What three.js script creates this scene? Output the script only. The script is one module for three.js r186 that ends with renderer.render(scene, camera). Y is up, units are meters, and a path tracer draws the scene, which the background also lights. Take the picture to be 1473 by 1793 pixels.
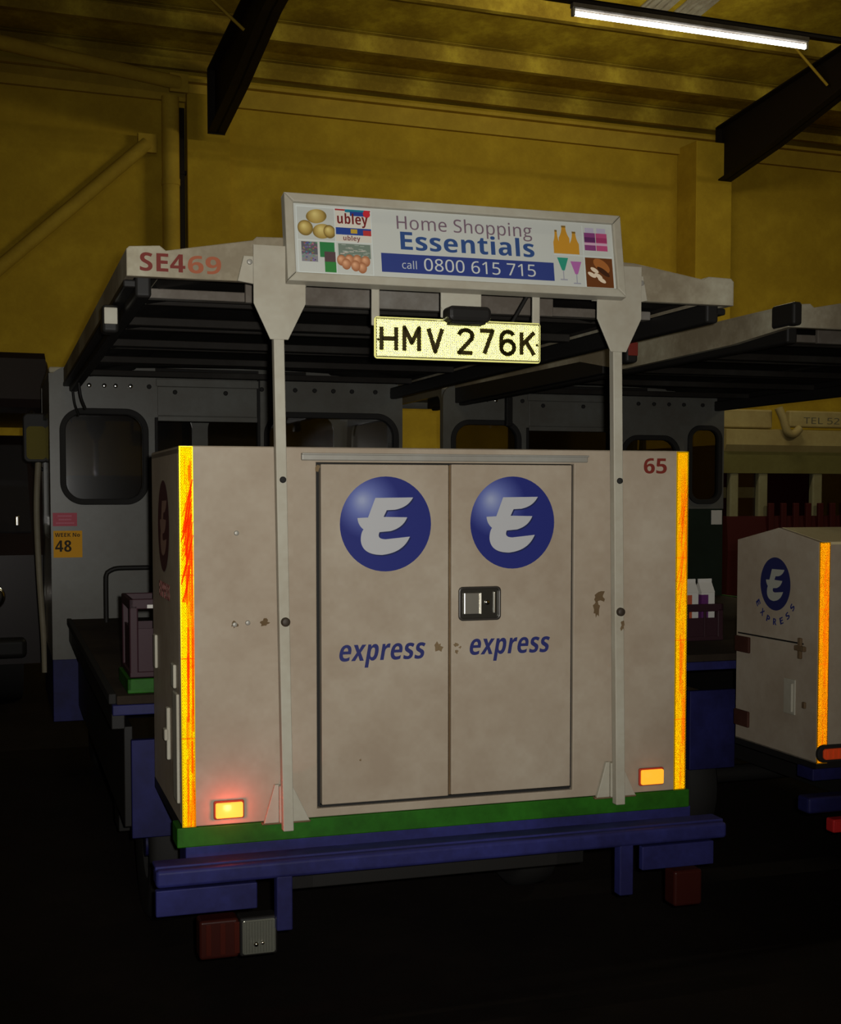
import * as THREE from 'three';
import { RoundedBoxGeometry } from 'three/addons/geometries/RoundedBoxGeometry.js';
import { TextGeometry } from 'three/addons/geometries/TextGeometry.js';
import { FontLoader } from 'three/addons/loaders/FontLoader.js';
import { mergeGeometries } from 'three/addons/utils/BufferGeometryUtils.js';
import { RectAreaLightUniformsLib } from 'three/addons/lights/RectAreaLightUniformsLib.js';

// ---------------------------------------------------------------- camera, light, exposure
const scene = new THREE.Scene();
scene.background = new THREE.Color(0, 0, 0);
const renderer = new THREE.WebGLRenderer({ antialias: true });
renderer.toneMapping = THREE.LinearToneMapping;
renderer.toneMappingExposure = 1.0;
renderer.shadowMap.enabled = true;
RectAreaLightUniformsLib.init();

const EYE = new THREE.Vector3(-1.4937, 1.6, 3.6873);
const YAW = 0.363, PITCH = 0.051;                      // to the right of -z, downwards
const FOCAL = 2300;                                    // pixels of a 1473 x 1964 negative, cropped at its foot to 1793
const camera = new THREE.PerspectiveCamera(2 * Math.atan(982 / FOCAL) * 180 / Math.PI, 1473 / 1964, 0.05, 60);
camera.position.copy(EYE);
camera.rotation.order = 'YXZ';
camera.rotation.set(-PITCH, -YAW, 0);
camera.setViewOffset(1473, 1964, 0, 0, 1473, 1793);
scene.add(camera);

// the flash of the camera that took the photograph, beside and a little above its lens
const FLASH = 41, FLASH_AIM = new THREE.Vector3(-0.2, 1.66, 0);
const flash = new THREE.SpotLight(new THREE.Color(1, 0.985, 0.93), FLASH, 0, THREE.MathUtils.degToRad(31), 0.8, 2);
flash.position.set(EYE.x + 0.04, EYE.y + 0.03, EYE.z + 0.02);
flash.target.position.copy(FLASH_AIM);
flash.castShadow = true;
flash.shadow.radius = 0.8;
flash.shadow.mapSize.set(2048, 2048);
scene.add(flash, flash.target);

const TUBE_COLOR = new THREE.Color(1, 0.9, 0.6);
const TUBE_AREA = 105, TUBE_GLOW = 9;                  // radiance of the light under a tube, and of the glass as the eye sees it

// ---------------------------------------------------------------- helpers
function rng(seed) { let s = seed >>> 0; return () => { s = (s + 0x6d2b79f5) | 0; let t = Math.imul(s ^ (s >>> 15), 1 | s); t = (t + Math.imul(t ^ (t >>> 7), 61 | t)) ^ t; return ((t ^ (t >>> 14)) >>> 0) / 4294967296; }; }
const used = {};
function numbered(name) { const n = used[name] = (used[name] ?? -1) + 1; return n ? name + '_' + String(n).padStart(3, '0') : name; }

// fine tonal noise for paint (multiplies the base colour), one repeat per metre
function noiseMap(seed, size, lo, hi, octaves, blotch = 0) {
  const r = rng(seed), out = new Float32Array(size * size);
  let amp = 1, total = 0;
  for (let o = 0; o < octaves.length; o++) {
    const n = octaves[o], g = new Float32Array(n * n).map(() => r());
    for (let y = 0; y < size; y++) for (let x = 0; x < size; x++) {
      const fx = x / size * n, fy = y / size * n, x0 = Math.floor(fx), y0 = Math.floor(fy);
      let tx = fx - x0, ty = fy - y0; tx = tx * tx * (3 - 2 * tx); ty = ty * ty * (3 - 2 * ty);
      const a = g[(y0 % n) * n + x0 % n], b = g[(y0 % n) * n + (x0 + 1) % n], c = g[((y0 + 1) % n) * n + x0 % n], d = g[((y0 + 1) % n) * n + (x0 + 1) % n];
      out[y * size + x] += amp * ((a * (1 - tx) + b * tx) * (1 - ty) + (c * (1 - tx) + d * tx) * ty);
    }
    total += amp; amp *= 0.62;
  }
  const data = new Uint8Array(size * size * 4);
  for (let i = 0; i < size * size; i++) {
    let v = out[i] / total; v = Math.min(1, Math.max(0, (v - 0.25) * 2));
    const k = lo + (hi - lo) * v;
    data[i * 4] = 255 * k; data[i * 4 + 1] = 255 * k * (1 - blotch * (1 - v)); data[i * 4 + 2] = 255 * k * (1 - 1.8 * blotch * (1 - v)); data[i * 4 + 3] = 255;
  }
  const t = new THREE.DataTexture(data, size, size);
  t.wrapS = t.wrapT = THREE.RepeatWrapping; t.magFilter = THREE.LinearFilter; t.minFilter = THREE.LinearMipmapLinearFilter; t.generateMipmaps = true;
  t.colorSpace = THREE.SRGBColorSpace; t.needsUpdate = true;
  return t;
}
const grime = noiseMap(11, 512, 0.90, 1.0, [4, 9, 30, 90], 0.03);
const rough = noiseMap(12, 512, 0.72, 1.0, [3, 8, 24, 70, 170], 0.06);
const plaster = noiseMap(13, 512, 0.86, 1.0, [2, 5, 13, 40, 120], 0.02);
function M(r, g, b, roughness = 0.6, metalness = 0, map = null) { return new THREE.MeshPhysicalMaterial({ color: new THREE.Color().setRGB(r, g, b), roughness, metalness, map, specularIntensity: metalness > 0 ? 1 : 0.3, side: THREE.DoubleSide }); }

const mat = {
  boxWhite: M(0.33, 0.28, 0.215, 0.55, 0, grime),
  frameWhite: M(0.37, 0.355, 0.29, 0.45, 0, grime),
  roofWhite: M(0.38, 0.36, 0.27, 0.6, 0, rough),
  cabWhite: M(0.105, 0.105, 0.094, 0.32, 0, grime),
  darkGreen: M(0.012, 0.02, 0.014, 0.5, 0, grime),
  blue: M(0.024, 0.027, 0.14, 0.5, 0, rough),
  blueDark: M(0.014, 0.015, 0.085, 0.55, 0, rough),
  green: M(0.018, 0.12, 0.007, 0.55, 0, rough),
  black: M(0.012, 0.011, 0.01, 0.5),
  rubber: M(0.016, 0.015, 0.014, 0.75),
  deck: M(0.035, 0.026, 0.018, 0.85, 0, rough),
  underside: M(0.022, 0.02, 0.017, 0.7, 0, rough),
  rib: M(0.2, 0.19, 0.17, 0.6, 0, rough),
  steel: M(0.5, 0.48, 0.42, 0.35, 1),
  chrome: M(0.75, 0.74, 0.7, 0.14, 1),
  alu: M(0.27, 0.265, 0.235, 0.45, 0.2, grime),
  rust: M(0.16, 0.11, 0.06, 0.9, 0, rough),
  stain: M(0.2, 0.145, 0.08, 0.9, 0, rough),
  navy: M(0.02, 0.024, 0.11, 0.5),
  redInk: M(0.13, 0.018, 0.012, 0.55),
  redWorn: M(0.26, 0.075, 0.035, 0.6),
  dimGlass: new THREE.MeshPhysicalMaterial({ color: new THREE.Color().setRGB(0.12, 0.11, 0.1), transmission: 1, thickness: 0, roughness: 0.12, ior: 1.5 }),  // dark tint put in to dim the wall seen through it
  tintedGlass: new THREE.MeshPhysicalMaterial({ color: new THREE.Color().setRGB(0.4, 0.38, 0.34), transmission: 1, thickness: 0, roughness: 0.06, ior: 1.5 }),
  glass: new THREE.MeshPhysicalMaterial({ color: 0xffffff, transmission: 1, thickness: 0, roughness: 0.03, ior: 1.5 }),
  wall: M(0.62, 0.43, 0.035, 0.9, 0, plaster),
  wallTrim: M(0.64, 0.45, 0.05, 0.8, 0, plaster),
  ceiling: M(0.63, 0.48, 0.035, 0.85, 0, rough),
  purlin: M(0.55, 0.42, 0.045, 0.8, 0, rough),
  beam: M(0.012, 0.008, 0.006, 0.6),
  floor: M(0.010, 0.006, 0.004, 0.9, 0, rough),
  rooflight: M(0.55, 0.55, 0.5, 0.6, 0, rough),
  crate: M(0.03, 0.012, 0.016, 0.5),
  crateRed: M(0.045, 0.006, 0.006, 0.55),
  plateYellow: M(1.0, 0.97, 0.33, 0.4),
  plateFace: M(1.0, 0.99, 0.62, 0.2, 0.85),
  plateInk: M(0.03, 0.022, 0.003, 0.5),
  card: M(0.5, 0.48, 0.44, 0.7),
  lorryCream: M(0.34, 0.28, 0.12, 0.6, 0, grime),
  cream: M(0.6, 0.52, 0.3, 0.6, 0, grime),
};

// geometry builders: all are turned into plain triangles with uv in metres
function uvMetres(g) {
  const p = g.attributes.position, n = g.attributes.normal, uv = new Float32Array(p.count * 2);
  for (let i = 0; i < p.count; i++) {
    const ax = Math.abs(n.getX(i)), ay = Math.abs(n.getY(i)), az = Math.abs(n.getZ(i));
    if (az >= ax && az >= ay) { uv[2 * i] = p.getX(i); uv[2 * i + 1] = p.getY(i); }
    else if (ax >= ay) { uv[2 * i] = p.getZ(i); uv[2 * i + 1] = p.getY(i); }
    else { uv[2 * i] = p.getX(i); uv[2 * i + 1] = p.getZ(i); }
  }
  g.setAttribute('uv', new THREE.BufferAttribute(uv, 2));
  return g;
}
function join(gs, keepUv = false) {
  gs = (Array.isArray(gs) ? gs : [gs]).map((g) => { g = g.index ? g.toNonIndexed() : g; for (const k of Object.keys(g.attributes)) if (!['position', 'normal', 'uv'].includes(k)) g.deleteAttribute(k); g.clearGroups(); return g; });
  const g = gs.length > 1 ? mergeGeometries(gs) : gs[0];
  return keepUv ? g : uvMetres(g);
}
function B(x0, x1, y0, y1, z0, z1, r = 0.004) {
  const w = Math.abs(x1 - x0), h = Math.abs(y1 - y0), d = Math.abs(z1 - z0), m = Math.min(w, h, d);
  const g = r > 0 && m > 0.003 ? new RoundedBoxGeometry(w, h, d, 2, Math.min(r, m * 0.45)) : new THREE.BoxGeometry(w, h, d);
  return g.translate((x0 + x1) / 2, (y0 + y1) / 2, (z0 + z1) / 2);
}
const shape = (pts) => new THREE.Shape(pts.map(([x, y]) => new THREE.Vector2(x, y)));
function roundRect(x0, x1, y0, y1, r, Cls = THREE.Shape) {
  const s = new Cls();
  s.moveTo(x0 + r, y0); s.lineTo(x1 - r, y0); s.absarc(x1 - r, y0 + r, r, -Math.PI / 2, 0); s.lineTo(x1, y1 - r); s.absarc(x1 - r, y1 - r, r, 0, Math.PI / 2);
  s.lineTo(x0 + r, y1); s.absarc(x0 + r, y1 - r, r, Math.PI / 2, Math.PI); s.lineTo(x0, y0 + r); s.absarc(x0 + r, y0 + r, r, Math.PI, 1.5 * Math.PI);
  return s;
}
// flat outline in x,y given depth from z0 to z1
function ext(s, z0, z1, bevel = 0, curve = 8) {
  if (Array.isArray(s)) s = shape(s);
  const g = new THREE.ExtrudeGeometry(s, { depth: z1 - z0 - 2 * bevel, bevelEnabled: bevel > 0, bevelThickness: bevel, bevelSize: bevel, bevelOffset: -bevel, bevelSegments: 2, curveSegments: curve });
  return g.translate(0, 0, z0 + bevel);
}
// outline in z,y given width from x0 to x1
function extX(pts, x0, x1, bevel = 0) { return ext(pts.map(([z, y]) => [-z, y]), x0, x1, bevel).applyMatrix4(new THREE.Matrix4().makeBasis(new THREE.Vector3(0, 0, -1), new THREE.Vector3(0, 1, 0), new THREE.Vector3(1, 0, 0))); }
function tube(pts, r, seg = 8, n = 24, tension = 0.5) { return new THREE.TubeGeometry(new THREE.CatmullRomCurve3(pts.map((p) => new THREE.Vector3(...p)), false, 'catmullrom', tension), n, r, seg); }
function rod(a, b, r, seg = 10) {
  const A = new THREE.Vector3(...a), D = new THREE.Vector3(...b).sub(A), g = new THREE.CylinderGeometry(r, r, D.length(), seg);
  return g.applyQuaternion(new THREE.Quaternion().setFromUnitVectors(new THREE.Vector3(0, 1, 0), D.clone().normalize())).translate(A.x + D.x / 2, A.y + D.y / 2, A.z + D.z / 2);
}
// a disc facing +z with a domed rim
function disc(x, y, z, r, t, seg = 24) { return new THREE.LatheGeometry([[0, t], [r * 0.7, t], [r * 0.95, t * 0.7], [r, t * 0.2], [r, 0]].map((p) => new THREE.Vector2(...p)), seg).rotateX(Math.PI / 2).translate(x, y, z); }
function part(name, geoms, material, parent, label, keepUv = false) {
  const m = new THREE.Mesh(join(geoms, keepUv), material);
  m.name = name; m.castShadow = m.receiveShadow = true;
  if (label) m.userData.label = label;
  parent.add(m);
  return m;
}
function thing(name, label, category, pos = [0, 0, 0], turn = 0, group) {
  const o = new THREE.Group(); o.name = numbered(name); o.position.set(...pos); o.rotation.y = turn; scene.add(o);
  o.userData = { label, category }; if (group) o.userData.group = group;
  return o;
}
function struct(name, geoms, material, parent = scene) {
  const m = part(parent === scene ? numbered(name) : name, geoms, material, parent);
  if (parent === scene) m.userData.kind = 'structure';
  return m;
}
const SANS = await new FontLoader().loadAsync('fonts/droid/droid_sans_regular.typeface.json');
const BOLD = await new FontLoader().loadAsync('fonts/droid/droid_sans_bold.typeface.json');
// raised print in the x,y plane: fitted into a box, slanted if asked
function text(str, x0, x1, y0, y1, z, { font = BOLD, slant = 0, depth = 0.0012, fitHeight = true } = {}) {
  const g = new TextGeometry(str, { font, size: 1, depth: 0.01, curveSegments: 5, bevelEnabled: false });
  if (slant) g.applyMatrix4(new THREE.Matrix4().set(1, slant, 0, 0, 0, 1, 0, 0, 0, 0, 1, 0, 0, 0, 0, 1));
  g.computeBoundingBox();
  const b = g.boundingBox, sx = (x1 - x0) / (b.max.x - b.min.x), sy = fitHeight ? (y1 - y0) / (b.max.y - b.min.y) : sx;
  g.translate(-b.min.x, -b.min.y, 0).scale(sx, sy, depth / 0.01).translate(x0, y0, z);
  g.computeVertexNormals();
  return g;
}
// lettering of even strokes (number plates): strokes are polylines in a unit box
function strokes(lines, x, y, w, h, t, z, depth) {
  const gs = [];
  for (const line of lines) {
    const P = line.map(([u, v]) => new THREE.Vector2(x + t / 2 + u * (w - t), y + t / 2 + v * (h - t)));
    for (let i = 0; i + 1 < P.length; i++) {
      const d = P[i + 1].clone().sub(P[i]).normalize(), n = new THREE.Vector2(-d.y, d.x).multiplyScalar(t / 2);
      gs.push(ext([P[i].clone().add(n), P[i].clone().sub(n), P[i + 1].clone().sub(n), P[i + 1].clone().add(n)].map((p) => [p.x, p.y]), z, z + depth));
      if (i) { const s = new THREE.Shape(); s.absarc(P[i].x, P[i].y, t / 2, 0, 2 * Math.PI); gs.push(ext(s, z, z + depth, 0, 6)); }
    }
  }
  return gs;
}
const arc = (cx, cy, rx, ry, a0, a1, n = 10) => Array.from({ length: n + 1 }, (_, i) => { const a = (a0 + (a1 - a0) * i / n) * Math.PI / 180; return [cx + rx * Math.cos(a), cy + ry * Math.sin(a)]; });
function canvasTexture(w, h, draw) {
  const c = document.createElement('canvas'); c.width = w; c.height = h; draw(c.getContext('2d'), w, h);
  const t = new THREE.CanvasTexture(c); t.colorSpace = THREE.SRGBColorSpace; t.magFilter = THREE.LinearFilter; t.anisotropy = 8;
  return t;
}
// flat sheet in x,y with uv 0..1
function sheet(x0, x1, y0, y1, z) { return new THREE.PlaneGeometry(x1 - x0, y1 - y0).translate((x0 + x1) / 2, (y0 + y1) / 2, z); }

// retroreflective sheeting as it is made: a plane of hollow cube corners, each returning light towards its source
function prisms(x0, x1, y0, y1, z, a = 0.005, inside = () => true) {
  const h = a * Math.sqrt(3) / 2, d = a / Math.sqrt(6), pos = [], uv = [];
  const put = (p) => { pos.push(...p); uv.push((p[0] - x0) / (x1 - x0), (p[1] - y0) / (y1 - y0)); };
  const rows = Math.round((y1 - y0) / h), hh = (y1 - y0) / rows;
  for (let j = 0; j < rows; j++) for (let i = -1; i <= 2 * (x1 - x0) / a + 1; i++) {
    const up = (i + j) & 1, xa = x0 + i * a / 2 - a / 2, ya = y0 + j * hh;
    const T = up ? [[xa, ya], [xa + a, ya], [xa + a / 2, ya + hh]] : [[xa, ya + hh], [xa + a / 2, ya], [xa + a, ya + hh]];
    const cx = (T[0][0] + T[1][0] + T[2][0]) / 3, cy = (T[0][1] + T[1][1] + T[2][1]) / 3;
    if (cx < x0 + 0.0015 || cx > x1 - 0.0015 || !inside(cx, cy)) continue;
    for (let k = 0; k < 3; k++) { put([...T[k], z]); put([...T[(k + 1) % 3], z]); put([cx, cy, z - d]); }
  }
  for (const [u0, u1, v0, v1] of [[x0, x0 + 0.003, y0, y1], [x1 - 0.003, x1, y0, y1], [x0, x1, y0, y0 + 0.003], [x0, x1, y1 - 0.003, y1]]) for (const p of [[u0, v0], [u1, v0], [u1, v1], [u0, v0], [u1, v1], [u0, v1]]) put([...p, z + 0.0001]);   // sealed margin
  const g = new THREE.BufferGeometry();
  g.setAttribute('position', new THREE.Float32BufferAttribute(pos, 3)); g.setAttribute('uv', new THREE.Float32BufferAttribute(uv, 2)); g.computeVertexNormals();
  return g;
}

// ---------------------------------------------------------------- printed matter
// letter E with swept arms, in a unit square (x right, y up)
function emblemE(ctx, S) {
  const P = (x, y) => [x * S, (1 - y) * S];
  ctx.beginPath();
  ctx.moveTo(...P(0.385, 0.775)); ctx.lineTo(...P(0.80, 0.78));
  ctx.quadraticCurveTo(...P(0.745, 0.675), ...P(0.60, 0.65)); ctx.lineTo(...P(0.51, 0.645)); ctx.lineTo(...P(0.475, 0.575));
  ctx.lineTo(...P(0.735, 0.57)); ctx.quadraticCurveTo(...P(0.69, 0.46), ...P(0.55, 0.425)); ctx.lineTo(...P(0.43, 0.415));
  ctx.quadraticCurveTo(...P(0.395, 0.34), ...P(0.50, 0.34)); ctx.lineTo(...P(0.765, 0.365));
  ctx.quadraticCurveTo(...P(0.69, 0.195), ...P(0.46, 0.175)); ctx.quadraticCurveTo(...P(0.24, 0.175), ...P(0.225, 0.33));
  ctx.quadraticCurveTo(...P(0.225, 0.41), ...P(0.255, 0.445)); ctx.quadraticCurveTo(...P(0.195, 0.49), ...P(0.19, 0.565)); ctx.lineTo(...P(0.305, 0.57)); ctx.closePath(); ctx.fill();
}
const logoMap = canvasTexture(512, 512, (c, S) => {
  c.fillStyle = 'rgb(34,40,104)'; c.fillRect(0, 0, S, S);
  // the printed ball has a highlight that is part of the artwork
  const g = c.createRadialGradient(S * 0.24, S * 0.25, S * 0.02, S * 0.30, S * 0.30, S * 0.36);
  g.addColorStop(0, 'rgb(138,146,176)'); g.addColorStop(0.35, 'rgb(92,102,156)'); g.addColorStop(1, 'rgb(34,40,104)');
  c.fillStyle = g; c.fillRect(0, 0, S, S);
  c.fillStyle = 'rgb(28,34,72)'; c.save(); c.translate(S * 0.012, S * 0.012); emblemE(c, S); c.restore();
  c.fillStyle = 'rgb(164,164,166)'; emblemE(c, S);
});
const logoPlain = canvasTexture(256, 256, (c, S) => { c.fillStyle = 'rgb(34,36,76)'; c.fillRect(0, 0, S, S); c.fillStyle = 'rgb(150,150,140)'; emblemE(c, S); });
const logoWorn = canvasTexture(256, 256, (c, S) => { c.fillStyle = 'rgb(70,38,40)'; c.fillRect(0, 0, S, S); c.fillStyle = 'rgb(140,110,96)'; emblemE(c, S); });
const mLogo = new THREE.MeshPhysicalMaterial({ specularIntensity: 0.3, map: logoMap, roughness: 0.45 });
const mLogoPlain = new THREE.MeshPhysicalMaterial({ specularIntensity: 0.3, map: logoPlain, roughness: 0.5 });
const mLogoWorn = new THREE.MeshPhysicalMaterial({ specularIntensity: 0.3, map: logoWorn, roughness: 0.5 });
function roundel(r, z) { return new THREE.CircleGeometry(r, 56).translate(0, 0, z); }

const SW = 2048, SH = 420;
const signMap = canvasTexture(SW, SH, (c) => {
  c.fillStyle = 'rgb(176,178,172)'; c.fillRect(0, 0, SW, SH);
  const X = (u) => (u * 1.052 - 0.026) / 1.0 * SW, r = rng(5);
  // pictures of groceries, left
  c.fillStyle = 'rgb(170,172,166)'; c.fillRect(X(0.035), 22, X(0.14) - X(0.035), 190);
  for (const [u, y, w, h] of [[0.058, 145, 46, 46], [0.105, 160, 58, 44], [0.09, 72, 62, 42], [0.125, 160, 36, 40]]) {
    const g = c.createRadialGradient(X(u) - 10, y - 14, 4, X(u), y, w); g.addColorStop(0, 'rgb(196,178,112)'); g.addColorStop(0.7, 'rgb(150,126,66)'); g.addColorStop(1, 'rgb(104,84,40)');
    c.fillStyle = g; c.beginPath(); c.ellipse(X(u), y, w, h, -0.15, 0, 7); c.fill();
  }
  const tx = X(0.143), tw = X(0.243) - tx;
  c.fillStyle = 'rgb(190,184,172)'; c.fillRect(tx, 14, tw, 200);
  c.fillStyle = 'rgb(150,50,52)'; c.fillRect(tx, 14, tw, 14); c.fillStyle = 'rgb(30,110,130)'; c.fillRect(tx + 60, 16, tw - 100, 20);
  c.fillStyle = 'rgb(36,60,128)'; c.fillRect(tx + 90, 30, tw - 120, 26); c.fillStyle = 'rgb(180,40,50)'; c.beginPath(); c.arc(tx + tw - 24, 40, 22, 0, 7); c.fill();
  c.fillStyle = 'rgb(104,34,34)'; c.font = 'bold 84px sans-serif'; c.textBaseline = 'alphabetic'; c.save(); c.translate(tx + 6, 106); c.scale(0.86, 1); c.fillText('ubley', 0, 0); c.restore();
  c.fillStyle = 'rgb(36,60,128)'; c.fillRect(tx, 130, tw, 44); c.fillStyle = 'rgb(170,140,50)'; c.fillRect(tx + 90, 136, 40, 26); c.fillStyle = 'rgb(160,50,50)'; c.fillRect(tx + tw - 50, 140, 50, 40);
  c.fillStyle = 'rgb(190,184,172)'; c.fillRect(tx, 172, tw, 42); c.fillStyle = 'rgb(110,60,60)'; c.font = 'bold 40px sans-serif'; c.fillText('ubley', tx + 40, 206);
  c.fillStyle = 'rgb(86,84,88)'; c.fillRect(X(0.045), 226, 96, 80); c.fillStyle = 'rgb(120,118,124)'; c.fillRect(X(0.045), 300, 96, 44);
  for (let i = 0; i < 60; i++) { c.fillStyle = `rgb(${60 + r() * 90 | 0},${58 + r() * 90 | 0},${64 + r() * 90 | 0})`; c.fillRect(X(0.045) + r() * 86, 226 + r() * 110, 10, 7); }
  c.fillStyle = 'rgb(44,110,62)'; c.fillRect(X(0.096), 224, 88, 90); c.fillStyle = 'rgb(80,62,64)'; c.fillRect(X(0.108), 280, 66, 66); c.fillStyle = 'rgb(50,116,56)'; c.fillRect(X(0.108), 340, 68, 62);
  c.fillStyle = 'rgb(104,116,104)'; c.fillRect(tx + 10, 226, tw - 20, 84);
  for (let i = 0; i < 30; i++) { c.fillStyle = `rgba(${170 + r() * 40 | 0},180,170,0.5)`; c.fillRect(tx + 14 + r() * (tw - 50), 230 + r() * 66, 26, 5); }
  for (const [dx, y] of [[26, 326], [74, 322], [122, 322], [172, 326], [54, 348], [150, 366], [110, 356]]) {
    const g = c.createRadialGradient(tx + dx - 8, y - 10, 3, tx + dx, y, 32); g.addColorStop(0, 'rgb(204,154,118)'); g.addColorStop(1, 'rgb(140,88,58)'); c.fillStyle = g; c.beginPath(); c.ellipse(tx + dx, y, 28, 33, 0, 0, 7); c.fill();
  }
  c.strokeStyle = 'rgb(188,194,190)'; c.lineWidth = 5; c.strokeRect(X(0.035), 16, X(0.244) - X(0.035), 392); c.beginPath(); c.moveTo(X(0.141), 14); c.lineTo(X(0.141), 408); c.moveTo(X(0.035), 217); c.lineTo(X(0.244), 217); c.stroke();
  // headline
  const put = (s, font, color, u0, u1, base) => { c.font = font; c.fillStyle = color; const w = c.measureText(s).width; c.save(); c.translate(X(u0), base); c.scale((X(u1) - X(u0)) / w, 1); c.fillText(s, 0, 0); c.restore(); };
  put('Home Shopping', '112px sans-serif', 'rgb(108,88,100)', 0.312, 0.722, 116);
  c.lineWidth = 3; c.strokeStyle = 'rgb(46,70,118)';
  put('Essentials', 'bold 150px sans-serif', 'rgb(46,70,118)', 0.318, 0.728, 240);
  c.fillStyle = 'rgb(46,58,116)'; c.fillRect(X(0.268), 268, X(0.782) - X(0.268), 114);
  put('call', '66px sans-serif', 'rgb(168,172,176)', 0.325, 0.372, 356);
  put('0800 615 715', '104px sans-serif', 'rgb(184,186,182)', 0.388, 0.728, 362);
  // pictures of groceries, right
  const bx = X(0.785), bw = X(0.876) - bx, qx = X(0.882), qw = X(0.968) - qx;
  for (const [dx, w, top] of [[2, 40, 66], [40, 72, 36], [112, 62, 70]]) { c.fillStyle = 'rgb(178,128,40)'; c.beginPath(); c.moveTo(bx + dx, 206); c.lineTo(bx + dx, top + 70); c.quadraticCurveTo(bx + dx + w * 0.3, top + 40, bx + dx + w * 0.32, top); c.lineTo(bx + dx + w * 0.68, top); c.quadraticCurveTo(bx + dx + w * 0.7, top + 40, bx + dx + w, top + 70); c.lineTo(bx + dx + w, 206); c.fill(); c.fillStyle = 'rgb(120,92,40)'; c.fillRect(bx + dx + w * 0.3, top - 8, w * 0.4, 12); }
  for (const [dx, a, b] of [[4, 'rgb(122,58,108)', 'rgb(86,40,84)'], [84, 'rgb(168,70,110)', 'rgb(146,52,92)']]) { c.fillStyle = 'rgb(166,158,176)'; c.fillRect(qx + dx + 8, 32, 60, 36); c.fillStyle = a; c.fillRect(qx + dx, 64, 76, 112); c.fillStyle = b; c.fillRect(qx + dx, 92, 76, 30); c.fillStyle = 'rgb(186,150,170)'; c.fillRect(qx + dx, 126, 76, 16); }
  for (const [dx, y, col] of [[20, 232, 'rgb(44,132,110)'], [108, 252, 'rgb(158,92,150)']]) { c.fillStyle = col; c.beginPath(); c.moveTo(bx + dx, y); c.lineTo(bx + dx + 74, y); c.lineTo(bx + dx + 46, y + 80); c.lineTo(bx + dx + 28, y + 80); c.fill(); c.fillStyle = 'rgb(140,140,150)'; c.fillRect(bx + dx + 34, y + 80, 6, 56); c.fillRect(bx + dx + 14, y + 134, 48, 8); }
  c.fillStyle = 'rgb(96,54,26)'; c.fillRect(qx, 222, qw, 186); c.fillStyle = 'rgb(150,92,46)'; c.beginPath(); c.ellipse(qx + 110, 270, 62, 34, 0.6, 0, 7); c.fill(); c.fillStyle = 'rgb(60,34,20)'; c.beginPath(); c.ellipse(qx + 120, 308, 50, 16, 0.6, 0, 7); c.fill();
  for (const [dx, y] of [[60, 300], [84, 336], [106, 362], [40, 330]]) { c.fillStyle = 'rgb(206,188,164)'; c.beginPath(); c.ellipse(qx + dx, y, 30, 13, 0.5, 0, 7); c.fill(); }
  c.strokeStyle = 'rgb(188,194,190)'; c.lineWidth = 5; c.beginPath(); c.moveTo(X(0.879), 20); c.lineTo(X(0.879), 408); c.moveTo(X(0.785), 214); c.lineTo(X(0.968), 214); c.stroke();
});
const mSign = new THREE.MeshPhysicalMaterial({ specularIntensity: 0.3, map: signMap, roughness: 0.5 });

function tapeMap(seed, base, streak, wear) {
  return canvasTexture(96, 1536, (c, w, h) => {
    const r = rng(seed); c.fillStyle = base; c.fillRect(0, 0, w, h);
    for (let i = 0; i < 90; i++) { c.fillStyle = `rgba(${streak},${0.05 + r() * 0.3 * wear})`; const x = w * (0.35 + r() * 0.6), y = r() * h; c.fillRect(x, y, 3 + r() * 16, 60 + r() * 260); }
    c.strokeStyle = `rgba(${streak},${0.8 * wear})`;
    for (let i = 0; i < 16 * wear; i++) { const y = h * (0.06 + r() * 0.3); c.lineWidth = 2 + r() * 10; c.beginPath(); c.moveTo(w * (0.6 + r() * 0.4), y); c.quadraticCurveTo(w * 0.6, y + 80, w * r() * 0.5, y + 130 + r() * 90); c.stroke(); }
    for (let i = 0; i < 3; i++) { c.fillStyle = `rgba(${streak},0.6)`; c.fillRect(0, h * (0.3 + 0.22 * i + r() * 0.06), w, 3); }
  });
}
const mTapeYellow = new THREE.MeshStandardMaterial({ map: tapeMap(21, 'rgb(255,224,8)', '255,80,0', 1), roughness: 0.3, metalness: 0.6 });
const mTapeOrange = new THREE.MeshStandardMaterial({ map: tapeMap(22, 'rgb(255,212,0)', '255,120,0', 0.55), roughness: 0.3, metalness: 0.6 });
const mTapeRed = new THREE.MeshStandardMaterial({ map: tapeMap(23, 'rgb(255,190,0)', '255,120,0', 0.3), roughness: 0.3, metalness: 0.6 });
const stickerMap = canvasTexture(256, 256, (c) => {
  c.fillStyle = 'rgb(196,140,20)'; c.fillRect(0, 0, 256, 256); c.fillStyle = 'rgb(40,30,14)';
  c.font = 'bold 52px sans-serif'; c.fillText('WEEK No', 14, 58, 232); c.font = 'bold 150px sans-serif'; c.fillText('48', 14, 200, 150);
});
const warningMap = canvasTexture(256, 128, (c) => {
  c.fillStyle = 'rgb(150,14,48)'; c.fillRect(0, 0, 256, 128); c.fillStyle = 'rgb(170,84,104)';
  for (const [y, w] of [[24, 150], [58, 130], [92, 190]]) for (let x = 0; x < w; x += 15) c.fillRect(128 - w / 2 + x, y, 10, 14);
});
const lensMap = canvasTexture(128, 64, (c) => { c.fillStyle = 'rgb(255,215,60)'; c.fillRect(0, 0, 128, 64); const r = rng(31); for (let i = 0; i < 70; i++) { c.fillStyle = `rgba(255,${70 + r() * 100 | 0},0,0.5)`; c.beginPath(); c.arc(r() * 128, r() * 64, 2 + r() * 5, 0, 7); c.fill(); } c.fillStyle = 'rgb(170,30,0)'; c.beginPath(); c.arc(66, 66, 15, Math.PI, 0); c.fill(); });

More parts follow.
